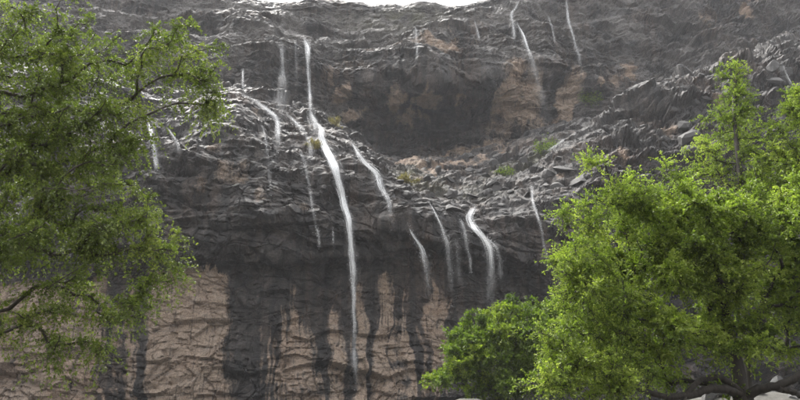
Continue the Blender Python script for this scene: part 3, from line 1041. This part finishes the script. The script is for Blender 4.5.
def ell(px, py, Y, rx, ry, rd, weight=None):
    """Crown lobe: centre by picture position and distance, radii rx, ry in pixels there and rd in metres."""
    c = at(px, py, Y)
    s = np.linalg.norm(c - EYE) / F
    b = [*c, rx * s, rd, ry * s]
    return b + [weight] if weight else b


def gp(px, Y, dz=-0.15):
    x = float(at(px, 390, Y)[0])
    return (x, Y, float(ground_z(np.array(x), np.array(float(Y)))) + dz)


def wp(*a):
    return tuple(float(v) for v in at(*a))


# big spreading tree at the right
tree('spreading_tree', 'large spreading tree with bright green foliage and a low dark forked trunk, right', 'tree',
     [gp(742, 13.0), wp(741, 418, 13.0), wp(742, 388, 13.0), wp(735, 355, 13.1), wp(722, 320, 13.2)], 0.15,
     [ell(700, 240, 13.0, 70, 62, 1.5), ell(640, 250, 12.7, 62, 48, 1.3), ell(760, 235, 13.2, 80, 55, 1.6), ell(610, 320, 12.4, 46, 60, 1.1),
      ell(680, 330, 12.6, 80, 48, 1.5), ell(785, 300, 14.0, 80, 46, 1.2), ell(840, 260, 13, 60, 80, 1.6), ell(655, 215, 13.2, 40, 26, 1.0), ell(590, 262, 12.4, 34, 38, .8),
      ell(700, 205, 13.4, 50, 24, 1.2)],
     350, 36, (0.035, 0.075), LEAF_BRIGHT, BARK, 21, droop=0.4, gap=0.25, per_twig=20, limbs_max=9, twig_len=(0.16, 0.52),
     low_limbs=[([wp(743, 396, 13.0), wp(728, 380, 12.8), wp(708, 376, 12.6), wp(692, 386, 12.4), wp(680, 404, 12.3)], 0.085),
                ([wp(743, 394, 13.0), wp(722, 388, 12.7), wp(700, 391, 12.5), wp(676, 398, 12.3), wp(650, 396, 12.2), wp(625, 380, 12.1)], 0.095),
                ([wp(743, 398, 13.0), wp(758, 388, 12.8), wp(778, 388, 12.6), wp(800, 376, 12.5), wp(830, 350, 12.4)], 0.10),
                ([wp(778, 388, 12.6), wp(792, 392, 12.6), wp(812, 402, 12.5)], 0.075)])
# slender tree behind it
tree('slender_tree', 'slender young tree with thin dark trunk and open light green crown, above the spreading tree', 'tree',
     [gp(744, 16.0), wp(744, 330, 15.7), wp(743, 220, 15.6), wp(741, 180, 15.5), wp(736, 140, 15.6), wp(733, 100, 15.8), wp(737, 68, 16)], 0.085,
     [ell(735, 85, 16, 17, 26, .5), ell(722, 120, 16, 26, 26, .7), ell(752, 130, 16, 30, 28, .7), ell(712, 160, 16, 26, 26, .7), ell(745, 175, 16, 44, 26, .8), ell(735, 62, 16, 7, 9, .25)],
     110, 13, (0.03, 0.062), LEAF_BRIGHT, BARK, 22, droop=0.2, gap=0.15, per_twig=15, limbs_max=6, up=0.5)
# tree at the left flank of the spreading tree, with shoots standing up
tree('sapling', 'sprawling sapling with upright bright shoots, left of the spreading tree', 'tree',
     [gp(650, 13.2), wp(648, 390, 13.2), wp(640, 300, 13.0), wp(628, 240, 12.6), wp(614, 195, 12.0), wp(604, 160, 11.8)], 0.035,
     [ell(598, 165, 11.8, 15, 18, .4), ell(585, 215, 11.6, 26, 26, .6), ell(625, 195, 11.8, 34, 14, .6), ell(575, 260, 11.5, 22, 34, .7), ell(600, 300, 11.4, 40, 46, .9),
      ell(560, 350, 11.0, 36, 34, .7), ell(610, 370, 11.0, 50, 30, .8), ell(637, 178, 11.8, 10, 10, .3), ell(672, 172, 12.2, 12, 16, .4), ell(545, 382, 10.8, 36, 14, .5, 0.15)],
     200, 19, (0.026, 0.055), LEAF_BRIGHT, BARK, 23, droop=0.2, gap=0.14, per_twig=17, limbs_max=6, up=0.5)
# tree at the right edge
tree('edge_tree', 'pale green leafy tree cut off by the right edge, beside the slender tree', 'tree',
     [gp(835, 15.0), wp(834, 330, 15.0), wp(830, 240, 15), wp(824, 180, 15), wp(815, 130, 15)], 0.10,
     [ell(800, 120, 15, 26, 28, .7), ell(825, 140, 15, 30, 50, .9), ell(790, 165, 15, 32, 28, .8), ell(775, 195, 15, 30, 22, .8), ell(772, 160, 15, 24, 22, .6), ell(797, 100, 15, 16, 16, .4), ell(830, 200, 15, 40, 30, .9)],
     180, 20, (0.03, 0.06), LEAF_BRIGHT, BARK, 24, droop=0.3, gap=0.16, per_twig=17, limbs_max=5)
# big tree hanging in from the left
tree('drooping_tree', 'large dark olive green tree leaning in from the left edge, drooping branches', 'tree',
     [gp(-150, 8.0), wp(-150, 330, 8.0), wp(-130, 220, 8.0), wp(-90, 120, 8.0), wp(-40, 60, 8.1), wp(20, 40, 8.2)], 0.11,
     [ell(40, 60, 8, 90, 60, 1.1), ell(30, 150, 7.8, 100, 70, 1.1), ell(110, 150, 8, 50, 60, .8), ell(40, 250, 7.6, 90, 60, 1.0), ell(130, 225, 7.8, 46, 36, .7), ell(-50, 180, 8, 80, 120, 1.2),
      ell(170, 40, 8.3, 32, 28, .5, .32), ell(203, 68, 8.4, 26, 28, .4, .25), ell(215, 105, 8.4, 16, 18, .3, .12), ell(165, 265, 7.8, 20, 40, .5), ell(150, 300, 7.8, 26, 26, .5),
      ell(90, 290, 7.5, 40, 30, .6), ell(75, 350, 7.4, 30, 16, .4, .06), ell(20, 330, 7.3, 30, 20, .4, .05)],
     440, 18, (0.022, 0.046), LEAF_LEFT, BARK_GREY, 25, droop=0.8, gap=0.11, per_twig=19, limbs_max=10, twig_len=(0.14, 0.42), up=0.1, twig_r=0.0016, min_r=0.003)
# round bush at the cliff foot
tree('round_bush', 'rounded dense dark green bush at the foot of the cliff, below the forked fall', 'bush',
     [gp(500, 32), wp(501, 410, 32), wp(503, 385, 32), wp(505, 365, 32)], 0.22,
     [ell(505, 345, 32, 50, 42, 3.0), ell(465, 362, 31.5, 32, 26, 2.0), ell(540, 345, 32, 38, 42, 2.5), ell(440, 380, 31, 14, 12, 1.2), ell(520, 318, 32, 30, 20, 1.6), ell(500, 385, 31, 50, 14, 1.6), ell(572, 352, 31, 34, 44, 2.2), ell(548, 318, 32, 26, 22, 1.6), ell(452, 352, 31.5, 18, 18, 1.4)],
     240, 30, (0.08, 0.17), LEAF_DARK, BARK, 26, droop=0.15, gap=0.46, per_twig=14, limbs_max=5, twig_len=(0.25, 0.62), twig_r=0.006, min_r=0.012)

# shrubs and grass tufts on the ledges


def ledge_plant(name, label, px, py, h, w, mat, n, seed, blade=False):
    hit = cast(px, py)
    p = hit[0] + np.array([0, 0.1, -0.1])
    r = np.random.default_rng(seed)
    root = bpy.data.objects.new(name, None)
    col.objects.link(root)
    root.location = p
    tag(root, label, 'grass tuft' if blade else 'shrub', 'small plants on the cliff ledges')
    stems = []
    Pl, Dl = [], []
    for _ in range(14):
        d = unit(r.normal(size=3) * np.array([w, w * .6, 0.25]) + np.array([0, 0, h * 0.9]))
        t = np.linspace(0, 1, 5)[:, None]
        line = d * t * h * r.uniform(0.6, 1.0) + np.array([0, 0, -0.12 * h]) * t ** 2
        stems.append((line, 0.03 * (1.1 - t[:, 0])))
        k = n // 14
        u = r.random(k) ** 0.6
        Pl.append(d * (u * h)[:, None] + r.normal(size=(k, 3)) * np.array([w, w * .6, h]) * (0.12 if blade else 0.2))
        Dl.append(np.repeat(d[None], k, 0))
    v, f = tube_mesh(stems, 4)
    link('stems', mesh_from('stems', v, f), BARK, root)
    P, Dd = np.concatenate(Pl), np.concatenate(Dl)
    Dd = unit(Dd + r.normal(size=Dd.shape) * (0.25 if blade else 0.8))
    k = len(P)
    Ln = r.uniform(0.25, 0.5, k) if blade else r.uniform(0.12, 0.26, k)
    me = leaves_mesh('foliage', P, Dd, unit(r.normal(size=(k, 3)) + np.array([0, 0, 0.6])), Ln, Ln * (0.08 if blade else 0.3), r.random(k))
    tag(link('foliage', me, mat, root), kind='stuff')


ledge_plant('shrub', 'green shrub on the slope at the right end of the alcove', 547, 154, 2.0, 1.3, LEAF_DARK, 1100, 1)
ledge_plant('shrub', 'small dark shrub on the ledge under the right tan patch of the alcove', 590, 104, 2.3, 1.9, LEAF_DARK, 1100, 2)
ledge_plant('shrub', 'low shrub on the slope in line with the forked fall', 505, 176, 1.2, 1.4, LEAF_DARK, 600, 3)
ledge_plant('grass_tuft', 'yellowish tuft on the rock beside the top of the main fall', 314, 150, 1.0, 0.8, LEAF_DRY, 600, 4, True)
ledge_plant('grass_tuft', 'dry brown grass tuft on the ledge below the alcove floor', 409, 184, 1.1, 1.4, LEAF_DRY, 800, 5, True)
ledge_plant('grass_tuft', 'ochre tuft at the left corner of the alcove, above the main fall', 334, 126, 1.1, 0.7, LEAF_DRY, 500, 6, True)

# ------------------------------------------------------------------ stones on the valley floor
STONES = [boulder_mesh(300 + i, f, 18) for i, f in enumerate((0.6, 0.75, 0.5, 0.65))]
for m in STONES:
    m.materials.append(PALE_STONE)


def stone(label, px, py_top, Y, size, i, group='stones on the valley floor'):
    o = link('stone', STONES[i % 4])
    top = at(px, py_top, Y)
    zg = float(ground_z(np.array(top[0]), np.array(float(Y))))
    o.location = (float(top[0]), Y, zg + 0.12 * size)
    o.scale = (size * (1.25, 0.9, 1.1, 0.8)[i % 4], size * 0.9, size * (0.9, 1.1, 0.8, 1.2)[i % 4])
    o.rotation_euler = (0, 0, i * 1.7)
    tag(o, label, 'stone', group)


stone('pale grey stone in front of the round bush, at the bottom edge', 474, 389, 27, 1.15, 0)
stone('small grey stone at the left foot of the round bush', 432, 394, 29, 0.7, 1)
for i, (label, px, py, Y, size) in enumerate([
        ('leftmost pale stone under the low limb of the spreading tree', 690, 391, 25, 0.42),
        ('pale stone under the low limb, second from the left', 706, 388, 26, 0.5),
        ('pale stone just left of the dark trunk', 726, 387, 26, 0.45),
        ('small low stone in front, left of the dark trunk', 716, 394, 24, 0.3),
        ('pale stone just right of the dark trunk', 757, 385, 26, 0.45),
        ('widest pale stone between the dark trunk and the right edge', 775, 384, 27, 0.7),
        ('small low stone in front, right of the dark trunk', 766, 393, 24.5, 0.3),
        ('pale stone near the bottom right corner', 791, 386, 25.5, 0.4),
        ('pale stone cut off by the bottom right corner', 804, 383, 27, 0.6)]):
    stone(label, px, py, Y, size, i + 2)

# ------------------------------------------------------------------ air: one closed box of even haze
hz = NT('haze')
pv = hz.n('VolumePrincipled', Density=0.00036)
pv.inputs['Color'].default_value = (0.93, 0.95, 1.0, 1)
pv.inputs['Anisotropy'].default_value = 0.0
hz.t.links.new(pv.outputs[0], hz.out.inputs['Volume'])
allz = max(float(SA[..., 2].max()), float(SB[..., 2].max()))
x0, x1, y0, y1, z0, z1 = -920, 920, -420, 920, -2.5, allz + 3
hv = [(x, y, z) for z in (z0, z1) for y in (y0, y1) for x in (x0, x1)]
hf = [(0, 2, 3, 1), (4, 5, 7, 6), (0, 1, 5, 4), (2, 6, 7, 3), (0, 4, 6, 2), (1, 3, 7, 5)]
haze = link('haze', mesh_from('haze', np.array(hv), np.array(hf), False), hz.m)
tag(haze, 'pale rain haze filling the valley air', 'haze', kind='stuff')
